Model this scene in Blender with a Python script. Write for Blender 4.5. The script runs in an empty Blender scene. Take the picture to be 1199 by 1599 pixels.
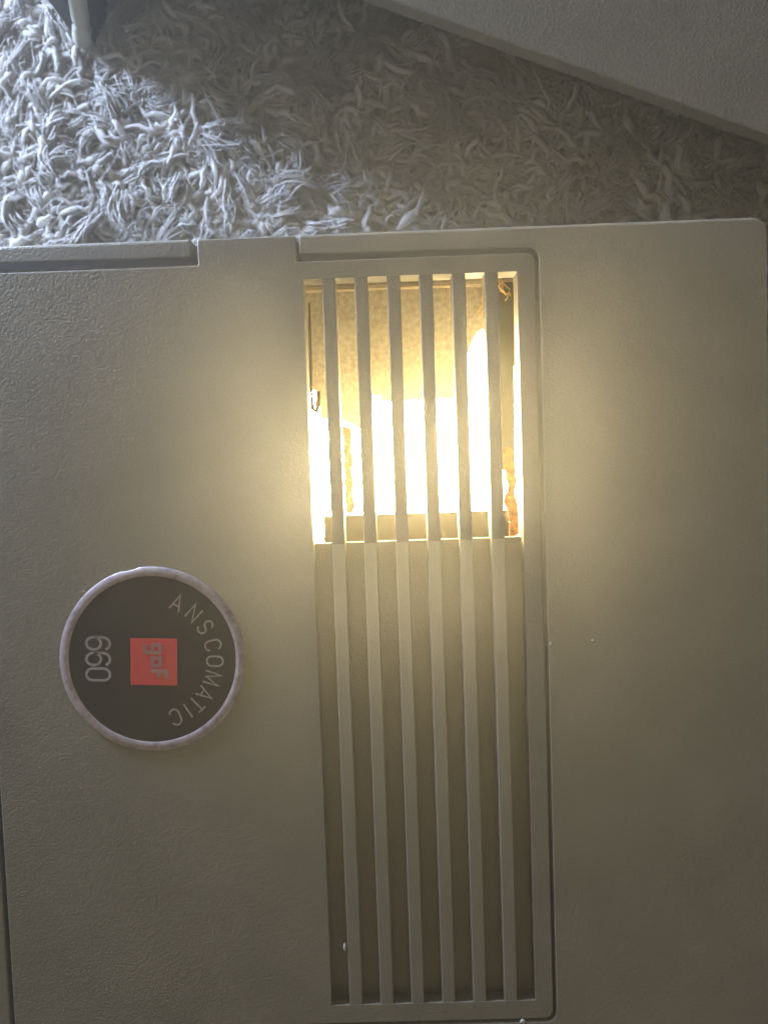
import bpy, bmesh, math, random
import numpy as np
from mathutils import Vector, Matrix

scene = bpy.context.scene
COL = scene.collection
S = 0.014            # 1 design unit = 0.14 mm; 1 Blender unit = 1 cm
random.seed(7)
rng = np.random.default_rng(11)

# ------------------------------------------------------------------ camera
cam_d = bpy.data.cameras.new('camera')
cam = bpy.data.objects.new('camera', cam_d)
COL.objects.link(cam)
R_ = Vector((0.99934057, -0.03474464, -0.01054675))
U_ = Vector((0.03416548, 0.99812124, -0.05085977))
B_ = Vector((0.01229404, 0.0504659, 0.99865011))
cam.matrix_world = Matrix(((R_.x, U_.x, B_.x, 14.20 * S), (R_.y, U_.y, B_.y, 58.29 * S),
                           (R_.z, U_.z, B_.z, 1153.44 * S), (0, 0, 0, 1)))
cam_d.sensor_fit = 'VERTICAL'
cam_d.sensor_height = 36.0
cam_d.lens = 26.0
cam_d.clip_start = 0.1
cam_d.clip_end = 500.0
cam_d.dof.use_dof = True
cam_d.dof.focus_distance = 1165 * S
cam_d.dof.aperture_fstop = 0.11
scene.camera = cam

# ------------------------------------------------------------------ light
world = bpy.data.worlds.new('World')
scene.world = world
world.use_nodes = True
bg = world.node_tree.nodes['Background']
bg.inputs['Color'].default_value = (1.0, 0.86, 0.60, 1)
bg.inputs['Strength'].default_value = 0.25
scene.view_settings.view_transform = 'Standard'
scene.view_settings.look = 'None'
scene.view_settings.exposure = 0.0
scene.view_settings.gamma = 1.0
scene.cycles.use_denoising = True
scene.cycles.max_bounces = 10
scene.cycles.diffuse_bounces = 6
scene.cycles.transmission_bounces = 8

def area(name, target, direction, dist, size, power, color):
    d = bpy.data.lights.new(name, 'AREA')
    d.shape = 'DISK'
    d.size = size
    d.energy = power
    d.color = color
    o = bpy.data.objects.new(name, d)
    COL.objects.link(o)
    v = Vector(direction).normalized()
    o.location = Vector(target) + v * dist
    o.rotation_euler = (-v).to_track_quat('-Z', 'Y').to_euler()
    return o

wl = Vector((-2215, 1960, 125))
wt = Vector((-350, 650, -300))
area('window_light', wt * S, wl - wt, (wl - wt).length * S, 8.5, 84000, (0.52, 0.65, 0.94))
area('side_light', (640 * S, 0, -200 * S), (0.86, 0.13, 0.38), 60, 3, 6000, (0.74, 0.84, 1.0))

# ------------------------------------------------------------------ helpers
def tag(o, label=None, cat=None, group=None, kind=None):
    if label: o['label'] = label
    if cat: o['category'] = cat
    if group: o['group'] = group
    if kind: o['kind'] = kind
    return o

def link(name, me, mat=None, parent=None, smooth=None):
    o = bpy.data.objects.new(name, me)
    COL.objects.link(o)
    if mat is not None:
        me.materials.clear()
        me.materials.append(mat)
    if parent is not None:
        o.parent = parent
    if smooth is not None:
        shade(me, smooth)
    return o

def shade(me, deg):
    """smooth faces, sharp edges above an angle"""
    bm = bmesh.new(); bm.from_mesh(me)
    lim = math.radians(deg)
    for f in bm.faces: f.smooth = f.calc_area() < 0.03 or deg > 60
    for e in bm.edges:
        if len(e.link_faces) == 2:
            e.smooth = e.calc_face_angle(0) < lim
        else:
            e.smooth = False
    bm.to_mesh(me); bm.free()

def to_mesh(bm, name):
    bmesh.ops.recalc_face_normals(bm, faces=bm.faces)
    me = bpy.data.meshes.new(name)
    bm.to_mesh(me); bm.free()
    return me

def arc_round(pts, radii, n=6):
    """round the corners of a polygon; radii per corner"""
    out = []
    N = len(pts)
    for i in range(N):
        p = Vector(pts[i]); r = radii[i] if hasattr(radii, '__len__') else radii
        if r <= 0:
            out.append(tuple(p)); continue
        a = (Vector(pts[i - 1]) - p).normalized(); b = (Vector(pts[(i + 1) % N]) - p).normalized()
        ang = a.angle(b)
        d = r / math.tan(ang / 2)
        s, e = p + a * d, p + b * d
        c = p + (a + b).normalized() * (r / math.sin(ang / 2))
        a0 = math.atan2(s.y - c.y, s.x - c.x); a1 = math.atan2(e.y - c.y, e.x - c.x)
        da = (a1 - a0 + math.pi) % (2 * math.pi) - math.pi
        for k in range(n + 1):
            t = a0 + da * k / n
            out.append((c.x + r * math.cos(t), c.y + r * math.sin(t)))
    return out

def prism(pts, z0, z1, bevel=0, seg=3, bm=None, bottom_scale=None):
    """extruded outline, design units; bevel rounds the top rim"""
    own = bm is None
    if own: bm = bmesh.new()
    lo = [bm.verts.new((x * S, y * S, z0 * S)) for x, y in pts]
    hi = [bm.verts.new((x * S, y * S, z1 * S)) for x, y in pts]
    n = len(pts)
    top = bm.faces.new(hi)
    bm.faces.new(lo[::-1])
    for i in range(n):
        bm.faces.new((lo[i], lo[(i + 1) % n], hi[(i + 1) % n], hi[i]))
    if bevel > 0:
        bmesh.ops.recalc_face_normals(bm, faces=bm.faces)
        bmesh.ops.bevel(bm, geom=list(top.edges), offset=bevel * S, segments=seg, profile=0.5,
                        affect='EDGES', clamp_overlap=True)
    return bm

def rect(x0, y0, x1, y1):
    return [(x0, y0), (x1, y0), (x1, y1), (x0, y1)]

def cut(me, cutters, bevel=0.0, seg=2):
    """boolean-cut prisms out of a mesh, then soften the cut edges"""
    tmp = bpy.data.objects.new('work', me)
    COL.objects.link(tmp)
    cs = []
    for bm in cutters:
        c = bpy.data.objects.new('cutter', to_mesh(bm, 'cutter'))
        COL.objects.link(c); cs.append(c)
        m = tmp.modifiers.new('b', 'BOOLEAN')
        m.operation = 'DIFFERENCE'; m.object = c; m.solver = 'EXACT'
    if bevel > 0:
        m = tmp.modifiers.new('v', 'BEVEL')
        m.width = bevel * S; m.segments = seg; m.limit_method = 'ANGLE'
        m.angle_limit = math.radians(50); m.use_clamp_overlap = True
    dg = bpy.context.evaluated_depsgraph_get(); dg.update()
    out = bpy.data.meshes.new_from_object(tmp.evaluated_get(dg))
    for o in [tmp] + cs:
        bpy.data.objects.remove(o, do_unlink=True)
    return out

def tube_mesh(path, radii, name, sides=10, flat=1.0):
    bm = bmesh.new()
    P = [Vector(p) * S for p in path]
    rings = []
    for i, p in enumerate(P):
        t = (P[min(i + 1, len(P) - 1)] - P[max(i - 1, 0)]).normalized()
        ref = Vector((0, 0, 1)) if abs(t.z) < 0.9 else Vector((1, 0, 0))
        a = t.cross(ref).normalized(); b = t.cross(a).normalized()
        r = (radii[i] if hasattr(radii, '__len__') else radii) * S
        rings.append([bm.verts.new(p + a * r * math.cos(2 * math.pi * k / sides) + b * r * flat * math.sin(2 * math.pi * k / sides))
                      for k in range(sides)])
    for i in range(len(rings) - 1):
        for k in range(sides):
            bm.faces.new((rings[i][k], rings[i][(k + 1) % sides], rings[i + 1][(k + 1) % sides], rings[i + 1][k]))
    bm.faces.new(rings[0][::-1]); bm.faces.new(rings[-1])
    return to_mesh(bm, name)

# ------------------------------------------------------------------ materials
def nodes_of(name):
    m = bpy.data.materials.new(name)
    m.use_nodes = True
    nt = m.node_tree
    return m, nt, nt.nodes['Principled BSDF'], nt.nodes['Material Output']

def N(nt, kind, **kw):
    n = nt.nodes.new(kind)
    for k, v in kw.items():
        if k in n.inputs: n.inputs[k].default_value = v
        else: setattr(n, k, v)
    return n

def ramp(nt, fac, stops):
    r = nt.nodes.new('ShaderNodeValToRGB')
    el = r.color_ramp.elements
    while len(el) < len(stops): el.new(0.5)
    for e, (p, c) in zip(el, stops):
        e.position = p
        e.color = (c, c, c, 1) if not hasattr(c, '__len__') else (*c, 1)
    nt.links.new(fac, r.inputs[0])
    return r.outputs[0]

def plastic(name, base, trans, glow=(0.95, 0.955, 0.97), rough=0.48, grain=0.36, flecks=True):
    """moulded greige plastic with a fine leather grain; translucency to the lamp imitates lens bloom"""
    m, nt, p, out = nodes_of(name)
    L = nt.links.new
    tc = N(nt, 'ShaderNodeTexCoord')
    big = N(nt, 'ShaderNodeTexNoise', Scale=0.55, Detail=4.0); L(tc.outputs['Object'], big.inputs['Vector'])
    fine = N(nt, 'ShaderNodeTexNoise', Scale=26.0, Detail=3.0); L(tc.outputs['Object'], fine.inputs['Vector'])
    lo = tuple(c * 0.90 for c in base); hi = tuple(min(1, c * 1.08) for c in base)
    c1 = ramp(nt, big.outputs['Fac'], [(0.3, lo), (0.7, hi)])
    g = ramp(nt, fine.outputs['Fac'], [(0.3, 0.86), (0.7, 1.10)])
    mx = N(nt, 'ShaderNodeMix', data_type='RGBA', blend_type='MULTIPLY')
    mx.inputs[0].default_value = 1.0
    L(c1, mx.inputs[6]); L(g, mx.inputs[7])
    col = mx.outputs[2]
    if flecks:
        fl = N(nt, 'ShaderNodeTexNoise', Scale=3.1, Detail=5.0, Roughness=0.7); L(tc.outputs['Object'], fl.inputs['Vector'])
        fm = ramp(nt, fl.outputs['Fac'], [(0.765, 0.0), (0.80, 0.55)])
        m2 = N(nt, 'ShaderNodeMix', data_type='RGBA')
        L(fm, m2.inputs[0]); L(col, m2.inputs[6]); m2.inputs[7].default_value = (0.62, 0.60, 0.55, 1)
        col = m2.outputs[2]
    L(col, p.inputs['Base Color'])
    p.inputs['Roughness'].default_value = rough
    p.inputs['Specular IOR Level'].default_value = 0.45
    vor = N(nt, 'ShaderNodeTexVoronoi', Scale=18.0, feature='SMOOTH_F1'); L(tc.outputs['Object'], vor.inputs['Vector'])
    ns = N(nt, 'ShaderNodeTexNoise', Scale=24.0, Detail=2.5); L(tc.outputs['Object'], ns.inputs['Vector'])
    ad = N(nt, 'ShaderNodeMath', operation='ADD'); L(vor.outputs['Distance'], ad.inputs[0]); L(ns.outputs['Fac'], ad.inputs[1])
    bp = N(nt, 'ShaderNodeBump', Strength=grain, Distance=0.02); L(ad.outputs[0], bp.inputs['Height'])
    L(bp.outputs['Normal'], p.inputs['Normal'])
    if trans > 0:
        tr = N(nt, 'ShaderNodeBsdfTranslucent'); tr.inputs['Color'].default_value = (*glow, 1)
        ms = N(nt, 'ShaderNodeMixShader'); ms.inputs[0].default_value = trans  # lamp light let through here stands in for lens bloom
        L(p.outputs[0], ms.inputs[1]); L(tr.outputs[0], ms.inputs[2]); L(ms.outputs[0], out.inputs[0])
    return m

def simple(name, base, rough=0.6, metal=0.0, vary=0.15, scale=4.0, bump=0.0, bscale=20.0):
    m, nt, p, out = nodes_of(name)
    L = nt.links.new
    tc = N(nt, 'ShaderNodeTexCoord')
    ns = N(nt, 'ShaderNodeTexNoise', Scale=scale, Detail=5.0); L(tc.outputs['Object'], ns.inputs['Vector'])
    c = ramp(nt, ns.outputs['Fac'], [(0.3, tuple(x * (1 - vary) for x in base)), (0.7, tuple(min(1, x * (1 + vary)) for x in base))])
    L(c, p.inputs['Base Color'])
    p.inputs['Roughness'].default_value = rough
    p.inputs['Metallic'].default_value = metal
    if bump:
        n2 = N(nt, 'ShaderNodeTexNoise', Scale=bscale, Detail=3.0); L(tc.outputs['Object'], n2.inputs['Vector'])
        bp = N(nt, 'ShaderNodeBump', Strength=bump, Distance=0.02); L(n2.outputs['Fac'], bp.inputs['Height'])
        L(bp.outputs['Normal'], p.inputs['Normal'])
    return m

BASE = (0.192, 0.175, 0.135)
M_shell = plastic('greige_plastic', BASE, 0.112)
M_panel = plastic('greige_panel_plastic', BASE, 0.112)
M_floor = plastic('greige_recess_plastic', BASE, 0.105, flecks=False)
M_slat = plastic('greige_slat_plastic', BASE, 0.06, flecks=False)
M_rib = plastic('greige_rib_plastic', BASE, 0.22, flecks=False)  # more translucent than the slats, to brighten the ribs as bloom would
M_cover = plastic('grey_cover_plastic', (0.165, 0.153, 0.125), 0.0)
M_black = simple('black_plastic', (0.008, 0.007, 0.006), 0.55, vary=0.2, bump=0.2)
M_tan = simple('heated_tan_card', (0.30, 0.275, 0.225), 0.8, vary=0.28, scale=9, bump=0.4, bscale=30)
def see_through(m, t, col):
    nt = m.node_tree
    tr = N(nt, 'ShaderNodeBsdfTranslucent'); tr.inputs['Color'].default_value = (*col, 1)
    ms = N(nt, 'ShaderNodeMixShader'); ms.inputs[0].default_value = t
    nt.links.new(nt.nodes['Principled BSDF'].outputs[0], ms.inputs[1]); nt.links.new(tr.outputs[0], ms.inputs[2])
    nt.links.new(ms.outputs[0], nt.nodes['Material Output'].inputs[0])
see_through(M_tan, 0.05, (0.7, 0.62, 0.45))
M_ledge = simple('inner_ledge_plastic', (0.05, 0.046, 0.036), 0.7, vary=0.08)
M_rim = simple('inner_rim_plastic', (0.42, 0.35, 0.24), 0.7, vary=0.1)
M_grey = simple('grey_metal_strip', (0.06, 0.058, 0.045), 0.6, vary=0.06)
M_rust = simple('scorched_copper', (0.20, 0.08, 0.02), 0.6, vary=0.8, scale=7, bump=0.6, bscale=14)
M_coil = simple('mottled_brass_mesh', (0.12, 0.065, 0.018), 0.6, vary=0.75, scale=26, bump=0.8, bscale=26)
M_wire = simple('dark_wire', (0.03, 0.016, 0.01), 0.6)
M_dust = simple('burnt_lint', (0.55, 0.36, 0.14), 0.9, vary=0.4, scale=12)
M_print = simple('silver_print', (0.27, 0.23, 0.205), 0.5, vary=0.2, scale=14)
M_logo = simple('faded_grey_print', (0.33, 0.15, 0.14), 0.5, vary=0.12, scale=12)
M_red = simple('red_enamel', (0.60, 0.055, 0.05), 0.35, vary=0.05)
M_disc = simple('dark_badge_enamel', (0.026, 0.019, 0.014), 0.38, vary=0.10, scale=2)
M_fleck = simple('white_scuff', (0.42, 0.41, 0.37), 0.8)

def silver():
    m, nt, p, out = nodes_of('worn_silver_foil')
    L = nt.links.new
    tc = N(nt, 'ShaderNodeTexCoord')
    ns = N(nt, 'ShaderNodeTexNoise', Scale=3.2, Detail=8.0, Roughness=0.75); L(tc.outputs['Object'], ns.inputs['Vector'])
    c = ramp(nt, ns.outputs['Fac'], [(0.30, (0.20, 0.165, 0.16)), (0.46, (0.36, 0.30, 0.30)), (0.60, (0.42, 0.37, 0.38)), (0.74, (0.62, 0.60, 0.58))])
    L(c, p.inputs['Base Color'])
    p.inputs['Metallic'].default_value = 0.5
    n2 = N(nt, 'ShaderNodeTexNoise', Scale=9, Detail=4.0); L(tc.outputs['Object'], n2.inputs['Vector'])
    L(ramp(nt, n2.outputs['Fac'], [(0.3, 0.35), (0.7, 0.65)]), p.inputs['Roughness'])
    bp = N(nt, 'ShaderNodeBump', Strength=0.25, Distance=0.02); L(n2.outputs['Fac'], bp.inputs['Height'])
    L(bp.outputs['Normal'], p.inputs['Normal'])
    return m
M_silver = silver()

def lamp_mat():
    m, nt, p, out = nodes_of('glowing_lamp_glass')
    e = N(nt, 'ShaderNodeEmission', Strength=145.0); e.inputs['Color'].default_value = (1.0, 0.80, 0.43, 1)
    nt.links.new(e.outputs[0], out.inputs[0])
    return m
M_lamp = lamp_mat()

def nylon():
    m, nt, p, out = nodes_of('milky_nylon')
    p.inputs['Base Color'].default_value = (0.36, 0.35, 0.28, 1)
    p.inputs['Roughness'].default_value = 0.4
    tr = N(nt, 'ShaderNodeBsdfTranslucent'); tr.inputs['Color'].default_value = (0.6, 0.6, 0.5, 1)
    ms = N(nt, 'ShaderNodeMixShader'); ms.inputs[0].default_value = 0.25
    nt.links.new(p.outputs[0], ms.inputs[1]); nt.links.new(tr.outputs[0], ms.inputs[2]); nt.links.new(ms.outputs[0], out.inputs[0])
    return m
M_nylon = nylon()

def wool():
    m, nt, p, out = nodes_of('shaggy_wool')
    L = nt.links.new
    tc = N(nt, 'ShaderNodeTexCoord')
    a = N(nt, 'ShaderNodeTexNoise', Scale=1.2, Detail=3.0); L(tc.outputs['Object'], a.inputs['Vector'])
    c = ramp(nt, a.outputs['Fac'], [(0.3, (0.70, 0.67, 0.63)), (0.7, (0.83, 0.81, 0.77))])
    L(c, p.inputs['Base Color'])
    p.inputs['Roughness'].default_value = 0.95
    p.inputs['Specular IOR Level'].default_value = 0.15
    p.inputs['Sheen Weight'].default_value = 0.35
    f = N(nt, 'ShaderNodeTexNoise', Scale=38.0, Detail=4.0); L(tc.outputs['Object'], f.inputs['Vector'])
    bp = N(nt, 'ShaderNodeBump', Strength=0.9, Distance=0.05); L(f.outputs['Fac'], bp.inputs['Height'])
    L(bp.outputs['Normal'], p.inputs['Normal'])
    tr = N(nt, 'ShaderNodeBsdfTranslucent'); tr.inputs['Color'].default_value = (0.80, 0.78, 0.75, 1)
    ms = N(nt, 'ShaderNodeMixShader'); ms.inputs[0].default_value = 0.5
    L(p.outputs[0], ms.inputs[1]); L(tr.outputs[0], ms.inputs[2]); L(ms.outputs[0], out.inputs[0])
    return m
M_wool = wool()

# ------------------------------------------------------------------ the setting: a shaggy rug
ZC = -332.0
bm = bmesh.new()
bmesh.ops.create_grid(bm, x_segments=60, y_segments=60, size=2400 * S)
for v in bm.verts:
    v.co.z = ZC * S + 0.05 * math.sin(v.co.x * 1.7) * math.cos(v.co.y * 1.3)
rug = tag(link('carpet', to_mesh(bm, 'carpet'), M_wool, smooth=180), 'pale shaggy rug under the projector', kind='structure')

def strands(n, region, L0, L1, w0, w1, sides, st, lift, zr, clump, name_rng):
    """n curled tapering yarns; returns verts, faces"""
    g = name_rng
    x0, y0, x1, y1 = region
    root = np.stack([g.uniform(x0, x1, n), g.uniform(y0, y1, n)], 1)
    nc = max(8, int((x1 - x0) * (y1 - y0) / (clump * clump)))
    cen = np.stack([g.uniform(x0, x1, nc), g.uniform(y0, y1, nc)], 1)
    cphi = g.uniform(0, 2 * np.pi, nc); ccurl = g.normal(0, 0.9, nc); czz = g.uniform(0, 1, nc)
    idx = np.empty(n, int)
    for s in range(0, n, 2000):
        d = ((root[s:s + 2000, None, :] - cen[None]) ** 2).sum(2)
        idx[s:s + 2000] = d.argmin(1)
    mix = g.random(n) < 0.68
    phi = np.where(mix, cphi[idx] + g.normal(0, 0.55, n), g.uniform(0, 2 * np.pi, n))
    curl = np.where(mix, ccurl[idx] + g.normal(0, 0.6, n), g.normal(0, 1.3, n))
    ln = g.uniform(L0, L1, n)
    w = g.uniform(w0, w1, n)
    h = g.uniform(0.1, 1.0, n) * lift
    zb = g.uniform(0, 1, n) * zr * 0.6 + czz[idx] * zr * 0.4
    pos = np.zeros((n, st, 3))
    pos[:, 0, :2] = root
    wob = g.normal(0, 0.42, (n, st))
    for k in range(1, st):
        t = k / (st - 1)
        a = phi + curl * t + wob[:, k]
        pos[:, k, 0] = pos[:, k - 1, 0] + np.cos(a) * ln / (st - 1)
        pos[:, k, 1] = pos[:, k - 1, 1] + np.sin(a) * ln / (st - 1)
    tt = np.linspace(0, 1, st)
    tip = g.uniform(-0.3, 0.9, n)
    pos[:, :, 2] = ZC - 4 + zb[:, None] + h[:, None] * (np.sin(np.pi * np.minimum(1, tt * 1.1))[None] * 0.8 + tip[:, None] * tt[None] ** 2)
    tan = np.gradient(pos, axis=1)
    tan /= np.linalg.norm(tan, axis=2, keepdims=True) + 1e-9
    up = np.array([0, 0, 1.0]) + g.normal(0, 0.55, (n, 1, 3))
    side = np.cross(tan, up); side /= np.linalg.norm(side, axis=2, keepdims=True) + 1e-9
    nor = np.cross(side, tan)
    prof = np.interp(tt, [0, 0.25, 0.6, 0.85, 1], [0.7, 1.0, 0.95, 0.6, 0.12])
    r = w[:, None] * prof[None] * g.uniform(0.75, 1.2, (n, st))
    V = np.zeros((n, st, sides, 3))
    for k in range(sides):
        c, s_ = math.cos(2 * math.pi * k / sides), math.sin(2 * math.pi * k / sides)
        V[:, :, k] = pos + side * (r * c)[..., None] + nor * (r * 0.42 * s_)[..., None]
    base = (np.arange(n) * st * sides)[:, None, None]
    i = np.arange(st - 1)[None, :, None] * sides; k = np.arange(sides)[None, None, :]; k2 = (k + 1) % sides
    F = np.stack([base + i + k, base + i + k2, base + i + sides + k2, base + i + sides + k], -1).reshape(-1, 4)
    return V.reshape(-1, 3) * S, F

def locks(nl, per, region, L0, L1, wid, st, lift, zr, g, rad=(0.7, 1.5)):
    """wool locks: bundles of fine fibres that share a curl and gather to a tip"""
    x0, y0, x1, y1 = region
    n = nl * per
    rt = np.repeat(np.stack([g.uniform(x0, x1, nl), g.uniform(y0, y1, nl)], 1), per, 0)
    R = lambda a: np.repeat(a, per)
    ph = R(g.uniform(0, 2 * np.pi, nl)) + g.normal(0, 0.10, n)
    cu = R(g.normal(0, 0.8, nl)) + g.normal(0, 0.25, n)
    cu2 = R(g.normal(0, 0.8, nl))
    ln = R(g.uniform(L0, L1, nl)) * g.uniform(0.7, 1.06, n)
    wd = R(g.uniform(0.6, 1.3, nl)) * wid
    h = R(g.uniform(0.05, 1.0, nl)) * lift
    zb = R(g.uniform(0, 1, nl)) * zr
    tip = R(g.uniform(-0.4, 0.9, nl))
    wob = np.repeat(g.normal(0, 0.16, (nl, st)), per, 0) + g.normal(0, 0.09, (n, st))
    c = np.zeros((n, st, 3)); c[:, 0, :2] = rt
    tt = np.linspace(0, 1, st)
    for k in range(1, st):
        a = ph + cu * tt[k] + cu2 * tt[k] ** 2 + wob[:, k]
        c[:, k, 0] = c[:, k - 1, 0] + np.cos(a) * ln / (st - 1)
        c[:, k, 1] = c[:, k - 1, 1] + np.sin(a) * ln / (st - 1)
    c[:, :, 2] = ZC - 2 + zb[:, None] + h[:, None] * (np.sin(np.pi * np.minimum(1, tt * 1.1))[None] * 0.8 + tip[:, None] * tt[None] ** 2)
    tan = np.gradient(c, axis=1); tan /= np.linalg.norm(tan, axis=2, keepdims=True) + 1e-9
    side = np.cross(tan, np.array([0, 0, 1.0])); side /= np.linalg.norm(side, axis=2, keepdims=True) + 1e-9
    nor = np.cross(side, tan)
    o1, o2 = g.normal(0, 0.5, n), g.normal(0, 0.32, n)
    pf = np.interp(tt, [0, 0.3, 0.7, 1], [1.15, 1.0, 0.62, 0.16])
    pos = c + side * (o1 * wd)[:, None, None] * pf[None, :, None] + nor * (o2 * wd)[:, None, None] * pf[None, :, None]
    pos += g.normal(0, 0.5, pos.shape)
    r = g.uniform(rad[0], rad[1], n)[:, None] * np.interp(tt, [0, 0.7, 1], [1, 0.95, 0.3])[None]
    V = np.zeros((n, st, 3, 3))
    for k in range(3):
        V[:, :, k] = pos + side * (r * math.cos(2.0944 * k))[..., None] + nor * (r * math.sin(2.0944 * k))[..., None]
    base = (np.arange(n) * st * 3)[:, None, None]
    i = np.arange(st - 1)[None, :, None] * 3; k = np.arange(3)[None, None, :]; k2 = (k + 1) % 3
    F = np.stack([base + i + k, base + i + k2, base + i + 3 + k2, base + i + 3 + k], -1).reshape(-1, 4)
    return V.reshape(-1, 3) * S, F

def mesh_np(name, chunks):
    vs, fs, off = [], [], 0
    for v, f in chunks:
        vs.append(v); fs.append(f + off); off += len(v)
    v = np.concatenate(vs); f = np.concatenate(fs)
    me = bpy.data.meshes.new(name)
    me.vertices.add(len(v)); me.vertices.foreach_set('co', v.astype(np.float32).ravel())
    me.loops.add(f.size); me.loops.foreach_set('vertex_index', f.astype(np.int32).ravel())
    me.polygons.add(len(f)); me.polygons.foreach_set('loop_start', (np.arange(len(f)) * 4).astype(np.int32))
    me.polygons.foreach_set('use_smooth', np.ones(len(f), bool))
    me.update(calc_edges=True); me.validate()
    return me

TOPR = (-860, 400, 900, 1130); SIDER = (606, -1180, 880, 410)
pile = mesh_np('carpet_pile', [
    strands(9500, TOPR, 45, 105, 3.4, 9.2, 6, 8, 18, 24, 95, rng),
    locks(1400, 13, TOPR, 50, 110, 13, 7, 18, 24, rng, (0.7, 1.5)),
    locks(500, 24, TOPR, 50, 110, 15, 7, 18, 24, rng, (1.0, 2.2)),
    strands(26000, TOPR, 18, 50, 0.5, 1.2, 3, 5, 20, 32, 50, rng),
    strands(2400, SIDER, 50, 105, 3.0, 8.0, 6, 8, 26, 34, 95, rng),
    locks(500, 13, SIDER, 50, 110, 13, 7, 26, 36, rng, (0.7, 1.5)),
])
tag(link('carpet_pile', pile, M_wool), 'tangled pale wool strands of the shaggy rug', kind='stuff')

# ------------------------------------------------------------------ the projector
proj = bpy.data.objects.new('film_projector', None)
COL.objects.link(proj)
proj.location = (0, 0, ZC * S)
tag(proj, 'greige plastic film projector lying on the rug with its lamp glowing through the vent', 'projector')
off = Vector((0, 0, -ZC * S))          # parts are modelled with z = 0 on the front face

def part(name, me, mat, parent=proj, smooth=None):
    o = link(name, me, mat, parent, smooth)
    if parent is proj: o.location = off
    return o

# outer shell: hollow box, opening for the cover panel, notch for its finger tab
outer = arc_round([(-900, -1150), (599, -1150), (599, 431), (-900, 431)], [20, 20, 21, 20], 6)
shell = to_mesh(prism(outer, ZC - 6, 0, bevel=6, seg=4), 'body_shell')
opening = arc_round([(-637, -833), (250, -832.5), (250, 397), (-637, 406)], [16, 17, 17, 4], 5)
ledge_hole = rect(-620, -816, 236, 386)
shell = cut(shell, [
    prism(rect(-875, -1125, 574, 390), ZC + 20, -45),
    prism(opening, -37, 5),
    prism(ledge_hole, -60, -30),
    prism(rect(-283.5, 380, -116, 470), -33, 5),
], bevel=2.2, seg=2)
part('body_shell', shell, M_shell, smooth=35)

# cover panel with finger tab, a through vent above and a blind recess below
pl = [(-629, -827), (244.5, -827), (244.5, 390), (-120.5, 389.5), (-120.5, 429), (-272.5, 429), (-272.5, 389.5), (-629, 390)]
pl = arc_round(pl, [14, 14, 14, 2, 3, 3, 2, 10], 5)
panel = to_mesh(prism(pl, -36.5, 0, bevel=2.6, seg=3), 'cover_panel')
SX0, SX1, ST, SB, LB = -112.6, 216.7, 362.6, -796.3, -48.0
panel = cut(panel, [prism(rect(SX0, SB, SX1, ST), -50, 5)])
cover_panel = part('cover_panel', panel, M_panel, smooth=35)

BW = 20.4
PITCH = (SX1 - SX0 + BW) / 7.0
SLW = PITCH - BW
def bar(name, y0, y1, mat):
    b = prism(rect(-BW / 2, y0, BW / 2, y1), -36, -0.35)
    bmesh.ops.recalc_face_normals(b, faces=b.faces)
    ed = [e for e in b.edges if abs(e.verts[0].co.x - e.verts[1].co.x) < 1e-6 and abs(e.verts[0].co.z) < 0.01 and abs(e.verts[1].co.z) < 0.01]
    bmesh.ops.bevel(b, geom=ed, offset=1.3 * S, segments=2, profile=0.5, affect='EDGES')
    me = to_mesh(b, name); me.materials.append(mat); shade(me, 35)
    for i in range(6):
        o = bpy.data.objects.new(name, me)
        COL.objects.link(o); o.parent = cover_panel
        o.location = ((SX0 + SLW + BW / 2 + PITCH * i) * S, 0, 0)
bar('slat', LB, ST + 4, M_slat)          # across the open vent
bar('rib', SB - 4, LB - 0.02, M_rib)     # between the blind grooves below it
floors = bmesh.new()
for i in range(7):
    x = SX0 + PITCH * i
    prism(rect(x - 1.5, SB - 3, x + SLW + 1.5, LB), -35.5, -25, bm=floors)
fl = link('vent_floor', to_mesh(floors, 'vent_floor'), M_floor, cover_panel)

# lamp compartment seen through the slots
arc = []
shield = [(-135, 394), (-128, 200), (-112, 205), (-102.8, 196), (-101.5, 156), (-67, 153.3), (-54.6, 147.5), (-38.7, 138.3), (-25.8, 137.9),
          (-23.8, 193.4), (0.8, 190.6), (0.6, 182.2), (20.8, 180.6), (48.8, 181.2), (102.5, 182.5), (136.8, 181.3),
          (140.2, 225.8), (144, 246), (150.9, 262.6), (157, 277), (164.5, 288.5), (170, 293.5), (175.4, 295.5), (180, 292), (182.6, 284),
          (186, 232), (240, 232), (240, 394)]
part('heat_shield', to_mesh(prism(shield, -103, -95), 'heat_shield'), M_tan)
# rim of the lamp compartment: a lip along the top and down both sides
lip = [(-134, 60), (-127, 60), (-124, 362), (-119, 364.5), (222, 364.5), (224, 362), (228, 60), (234, 60), (230, 370), (-134, 370)]
part('compartment_rim', to_mesh(prism(lip, -94, -78), 'compartment_rim'), M_rim)
part('lower_ledge', to_mesh(prism(rect(-103, -64, 208, -7.6), -94.5, -86, bevel=1.5, seg=1), 'lower_ledge'), M_ledge)
part('side_strip', to_mesh(prism([(198, 364), (222.5, 364), (218, 96), (196, 96)], -76, -70), 'side_strip'), M_grey)
rust_pts = [(196.5, 97), (200, 105), (204, 101), (209, 108), (213, 103), (218.5, 112), (218, 62), (220, 38), (216, 24), (220, 2), (221, -46), (211, -54), (205, -49),
            (207, -30), (204, -8), (198, 4), (199, 18), (204, 22), (206, 34), (202, 44), (203, 56), (197, 60)]
part('scorched_bracket', to_mesh(prism(rust_pts, -78, -71), 'scorched_bracket'), M_rust)
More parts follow.
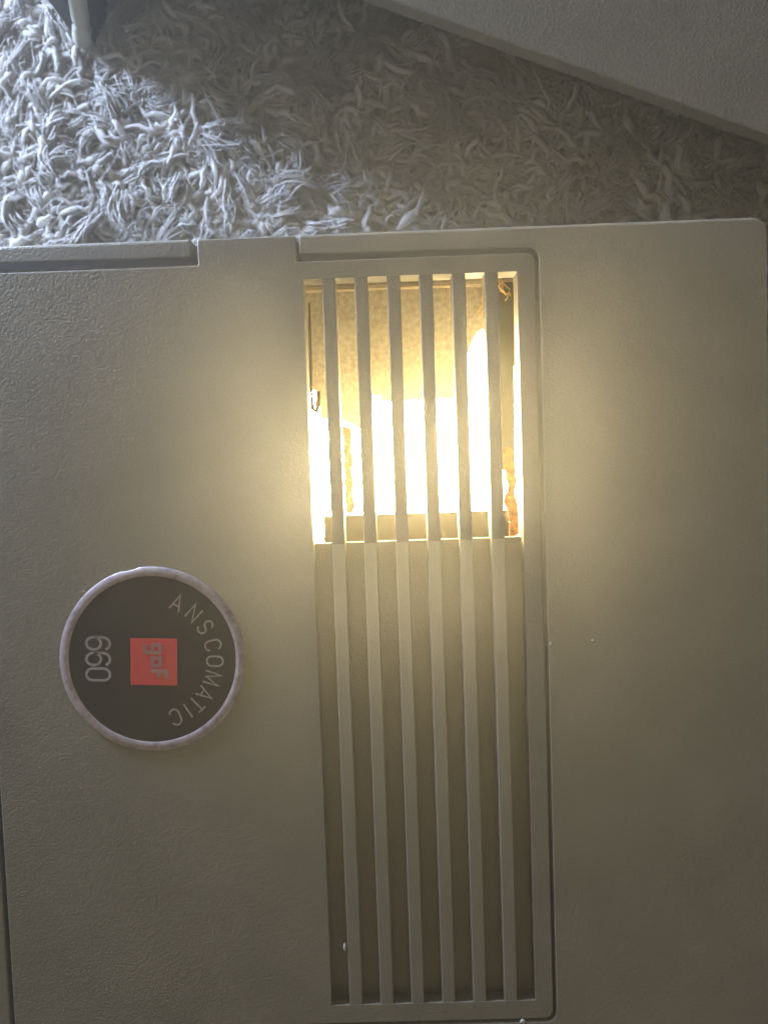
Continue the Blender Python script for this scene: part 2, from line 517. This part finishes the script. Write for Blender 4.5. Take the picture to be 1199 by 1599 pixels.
coil = [(-67, 143), (-51, 138)] + [(-51.5 + 1.5 * math.sin(k * 1.7), 130 - k * 10) for k in range(14)] + [(-59, -6)] + [(-65 + 1.4 * math.sin(k * 2.3), -2 + k * 10) for k in range(14)]
part('lamp_spring', to_mesh(prism(coil, -93, -88), 'lamp_spring'), M_coil)
see_through(M_coil, 0.02, (0.9, 0.6, 0.2))
part('wire', tube_mesh([(-112, 346, -82), (-113, 300, -82), (-114.5, 191, -82), (-113.5, 172, -82), (-108, 166, -82), (-104.5, 176, -82), (-103.5, 200, -82)],
                       [1.2, 2.2, 2.6, 4.0, 4.2, 4.0, 3.2], 'wire', 8), M_wire)
part('wire', tube_mesh([(-113.5, 150, -82), (-112.5, 70, -82), (-110.7, -5, -82)], 0.9, 'wire', 6), M_wire)
# burnt lint caught in the top corner
lint = bmesh.new()
def lint_thread(x, y, n, sx, sy, z):
    pts = [(x, y, z)]
    for _ in range(n):
        x += random.uniform(-4, 4) + sx; y += random.uniform(-5, 3) + sy
        pts.append((x, y, z + random.uniform(-3, 3)))
    me = tube_mesh(pts, 1.1, 'lint', 5)
    lint.from_mesh(me); bpy.data.meshes.remove(me)
for k in range(7): lint_thread(random.uniform(176, 190), random.uniform(345, 368), 8, -0.2, -3.5, -80)
for k in range(7): lint_thread(random.uniform(195, 202), random.uniform(345, 372), 6, 0.6, -2.5, -62)
part('lint', to_mesh(lint, 'lint'), M_dust)
# the lamp itself: a fat glowing glass envelope with a dark socket
bulb = bmesh.new()
bmesh.ops.create_uvsphere(bulb, u_segments=40, v_segments=24, radius=1.0)
for v in bulb.verts:
    q = [math.copysign(abs(c) ** 0.45, c) for c in v.co]
    v.co = Vector(((48 + q[0] * 195) * S, (130 + q[1] * 200) * S, (-180 + q[2] * 55) * S))
part('lamp', to_mesh(bulb, 'lamp'), M_lamp, smooth=180)
# unseen walls added behind the shield to confine the lamp glow
baffle = bmesh.new()
for r in (rect(-146, -66, -141, 399), rect(246, -66, 251, 399), rect(-141, 394, 246, 399), rect(-141, -66, 246, -61)):
    prism(r, -305, -170, bm=baffle)
prism(rect(-146, -66, 251, 378), -308, -305.5, bm=baffle)
part('glow_baffle', to_mesh(baffle, 'glow_baffle'), M_grey)
part('lamp_socket', to_mesh(prism(arc_round(rect(-30, 30, 130, 230), 20), -300, -232), 'lamp_socket'), M_black)

# round badge
badge_c = Vector((-373.3 * S, -220.3 * S, -ZC * S))
def circ(r, n=96): return [(r * math.cos(2 * math.pi * k / n), r * math.sin(2 * math.pi * k / n)) for k in range(n)]
badge = link('badge', to_mesh(prism(circ(135.5), -0.5, 2.6), 'badge'), M_disc, proj)
badge.location = badge_c; badge.rotation_euler = (0, 0, math.radians(-2.7))
ring = bmesh.new()
rin, rout = circ(132.4, 128), circ(147.0, 128)
rout = [(x * (1 - (0.014 if 100 < math.degrees(math.atan2(y, x)) < 107 else 0)), y * (1 - (0.014 if 100 < math.degrees(math.atan2(y, x)) < 107 else 0))) for x, y in rout]
lay = []
for pts, z in ((rout, -0.5), (rout, 2.2), ([(x * 0.992, y * 0.992) for x, y in rout], 3.2), ([(x * 1.008, y * 1.008) for x, y in rin], 3.4), (rin, 2.7)):
    lay.append([ring.verts.new((x * S, y * S, z * S)) for x, y in pts])
for a, b in zip(lay, lay[1:]):
    for k in range(128): ring.faces.new((a[k], a[(k + 1) % 128], b[(k + 1) % 128], b[k]))
for k in range(128): ring.faces.new((lay[-1][k], lay[-1][(k + 1) % 128], lay[0][(k + 1) % 128], lay[0][k]))
link('badge_ring', to_mesh(ring, 'badge_ring'), M_silver, badge, 40)
link('red_square', to_mesh(prism(rect(-34.5, -41.0, 39.5, 33.5), 2.0, 3.0), 'red_square'), M_red, badge)

def ribbon(bm, pts, w, xf, z0=2.2, z1=3.1, closed=False):
    """thick polyline of lettering; xf maps letter space to badge space"""
    n = len(pts)
    L_, R2 = [], []
    for i in range(n):
        p = Vector(pts[i])
        a = Vector(pts[i - 1]) if (i > 0 or closed) else None
        b = Vector(pts[(i + 1) % n]) if (i < n - 1 or closed) else None
        d1 = (p - a).normalized() if a is not None else (b - p).normalized()
        d2 = (b - p).normalized() if b is not None else d1
        nn = Vector((-(d1 + d2).y, (d1 + d2).x))
        nn = nn.normalized() if nn.length > 1e-6 else Vector((-d1.y, d1.x))
        k = 1 / max(0.45, nn.dot(Vector((-d1.y, d1.x))))
        L_.append(p + nn * w / 2 * k); R2.append(p - nn * w / 2 * k)
    def v(p, z):
        q = xf(p.x, p.y); return bm.verts.new((q[0] * S, q[1] * S, z * S))
    A = [(v(l, z1), v(r, z1), v(l, z0), v(r, z0)) for l, r in zip(L_, R2)]
    for i in range(n if closed else n - 1):
        a, b = A[i], A[(i + 1) % n]
        bm.faces.new((a[0], b[0], b[1], a[1])); bm.faces.new((a[0], a[2], b[2], b[0])); bm.faces.new((a[1], b[1], b[3], a[3]))
    if not closed:
        for a in (A[0], A[-1]): bm.faces.new((a[0], a[1], a[3], a[2]))

def ell(cx, cy, rx, ry, a0, a1, n=14):
    return [(cx + rx * math.cos(math.radians(a0 + (a1 - a0) * k / n)), cy + ry * math.sin(math.radians(a0 + (a1 - a0) * k / n))) for k in range(n + 1)]
# letters in a box 0..w by 0..1
GL = {
    'A': (0.62, [([(0, 0), (0.31, 1), (0.62, 0)], 0), ([(0.10, 0.32), (0.52, 0.32)], 0)]),
    'N': (0.58, [([(0, 0), (0, 1), (0.58, 0), (0.58, 1)], 0)]),
    'S': (0.54, [(ell(0.27, 0.745, 0.25, 0.255, 20, 270, 12) + ell(0.27, 0.245, 0.27, 0.245, 90, -160, 12)[1:], 0)]),
    'C': (0.58, [(ell(0.31, 0.70, 0.30, 0.30, 15, 180, 10) + ell(0.31, 0.30, 0.30, 0.30, 180, 345, 10), 0)]),
    'O': (0.60, [(ell(0.30, 0.70, 0.30, 0.30, 0, 180, 12) + ell(0.30, 0.30, 0.30, 0.30, 180, 360, 12), 1)]),
    'M': (0.72, [([(0, 0), (0.02, 1), (0.36, 0.12), (0.70, 1), (0.72, 0)], 0)]),
    'T': (0.56, [([(0, 1), (0.56, 1)], 0), ([(0.28, 1), (0.28, 0)], 0)]),
    'I': (0.0, [([(0, 0), (0, 1)], 0)]),
    '6': (0.52, [(ell(0.26, 0.31, 0.26, 0.31, 0, 360, 18)[:-1], 1), (ell(0.27, 0.69, 0.27, 0.31, 25, 180, 9) + [(0.0, 0.31)], 0)]),
    '0': (0.50, [(ell(0.25, 0.73, 0.25, 0.27, 0, 180, 10) + ell(0.25, 0.27, 0.25, 0.27, 180, 360, 10), 1)]),
}
words = bmesh.new()
angs = [-66.5, -48.5, -32.2, -14.4, 0.8, 17.0, 33.0, 45.0, 55.2, 68.0]
HL, RM = 25.5, 99.0
for ch, an in zip('ANSCOMATIC', angs):
    w_, strokes = GL[ch]
    th = math.radians(-an)
    er = Vector((math.cos(th), math.sin(th))); et = Vector((math.sin(th), -math.cos(th)))
    def xf(x, y, er=er, et=et, w_=w_):
        q = er * (RM + (y - 0.5) * HL) + et * ((x - w_ / 2) * HL)
        return q.x, q.y
    for pts, cl in strokes: ribbon(words, pts, 0.105, xf, closed=bool(cl))
link('lettering', to_mesh(words, 'lettering'), M_print, badge)
num = bmesh.new()
for k, ch in enumerate('660'):
    w_, strokes = GL[ch]
    def xf(x, y, k=k):
        return (-104.5 + y * 37.5, 34.0 - k * 25.0 - x * 37.5)
    for pts, cl in strokes: ribbon(num, pts, 0.105, xf, closed=bool(cl))
link('number', to_mesh(num, 'number'), M_print, badge)
logo = bmesh.new()
def xl(x, y): return (1.5 + y, 26.0 - x)     # x reads down the badge, y points to its right
def lrect(pts, closed=False, w=5.6, z=0.0): ribbon(logo, pts, w, xl, 2.6, 3.6 + z, closed)
lrect([(3, -1), (15, -1), (15, 11), (3, 11)], True)
lrect([(15, -3.8), (15, -13), (2, -13)], z=0.1)
lrect([(24, -1), (36, -1), (36, 11), (24, 11)], True)
lrect([(44.5, -3.8), (44.5, 21), (56, 21)])
lrect([(41, 9), (55, 9)], z=0.1)
link('logo', to_mesh(logo, 'logo'), M_logo, badge)

# tiny white scuffs and lint on the plastic
def speck(x, y, r, sx=1.0, sy=1.0):
    bm = bmesh.new()
    bmesh.ops.create_icosphere(bm, subdivisions=2, radius=r * S)
    for v in bm.verts:
        k = 1 + 0.35 * math.sin(v.co.x * 300 + v.co.y * 170)
        v.co = Vector((v.co.x * sx * k + x * S, v.co.y * sy * k + y * S, v.co.z * 0.35))
    part('scuff', to_mesh(bm, 'scuff'), M_fleck, smooth=180)
for a in ((194.5, -830, 4.0, 1.0, 0.9), (254.9, -216, 2.4), (321, -212.9, 2.2, 1.6, 0.8), (-87.5, -700, 3.0, 0.6, 2.2)):
    speck(*a)

# ------------------------------------------------------------------ the second case half behind it
cov = bpy.data.objects.new('case_cover', None)
COL.objects.link(cov)
cov.location = (200 * S, 1000 * S, ZC * S)
tag(cov, 'plain grey textured case cover on the rug with black end plate and milky pin', 'cover')
co = Vector((-200 * S, -1000 * S, -ZC * S))
def cpart(name, me, mat, smooth=None):
    o = link(name, me, mat, cov, smooth); o.location = co; return o
ex = Vector((593.1, -231.8)).normalized(); ey = Vector((-ex.y, ex.x))
e0 = Vector((38.2, 809.5))
def ck(a, b): q = e0 + ex * a + ey * b; return (q.x, q.y)
top = arc_round([ck(-620, 0), ck(1300, 0), ck(1300, 1100), ck(-620, 1100)], 14, 4)
cpart('lid', to_mesh(prism(top, -88, -60, bevel=2.5, seg=2), 'lid'), M_cover, 35)
cpart('base', to_mesh(prism([ck(-560, 330), ck(1250, 330), ck(1250, 1080), ck(-560, 1080)], ZC - 2, -87), 'base'), M_cover)
endp = arc_round([(-566, 919), (-521, 896), (-380, 1480), (-430, 1492)], [3, 5, 3, 3], 3)
cpart('end_plate', to_mesh(prism(endp, ZC - 6, -88, bevel=2, seg=2), 'end_plate'), M_black, 35)
P0, P1 = Vector((-552, 914, -318)), Vector((-478, 892, -95))
prof = [(0, 20), (0.12, 20), (0.18, 18.5), (0.24, 17.5), (0.28, 17), (0.31, 13.5), (0.36, 13), (0.40, 16), (1.0, 16)]
cpart('pin', tube_mesh([tuple(P0.lerp(P1, t)) for t, r in prof], [r for t, r in prof], 'pin', 20), M_nylon, 60)

# ------------------------------------------------------------------ air volume added to imitate lens bloom round the vent
bm = bmesh.new()
bmesh.ops.create_cube(bm, size=1.0)
for v in bm.verts:
    v.co = Vector((v.co.x * 76, v.co.y * 76, 18.0 if v.co.z > 0 else ZC * S - 100))
hm = bpy.data.materials.new('bloom_scatter'); hm.use_nodes = True
hn = hm.node_tree; hn.nodes.clear()
ho = hn.nodes.new('ShaderNodeOutputMaterial'); hv = hn.nodes.new('ShaderNodeVolumePrincipled')
hv.inputs['Color'].default_value = (0.97, 0.93, 0.80, 1)
hv.inputs['Density'].default_value = 0.0028
hv.inputs['Anisotropy'].default_value = 0.70
hn.links.new(hv.outputs[0], ho.inputs['Volume'])
tag(link('bloom_haze', to_mesh(bm, 'bloom_haze'), hm), 'thin warm air volume added to imitate lens bloom round the lit vent', kind='stuff')
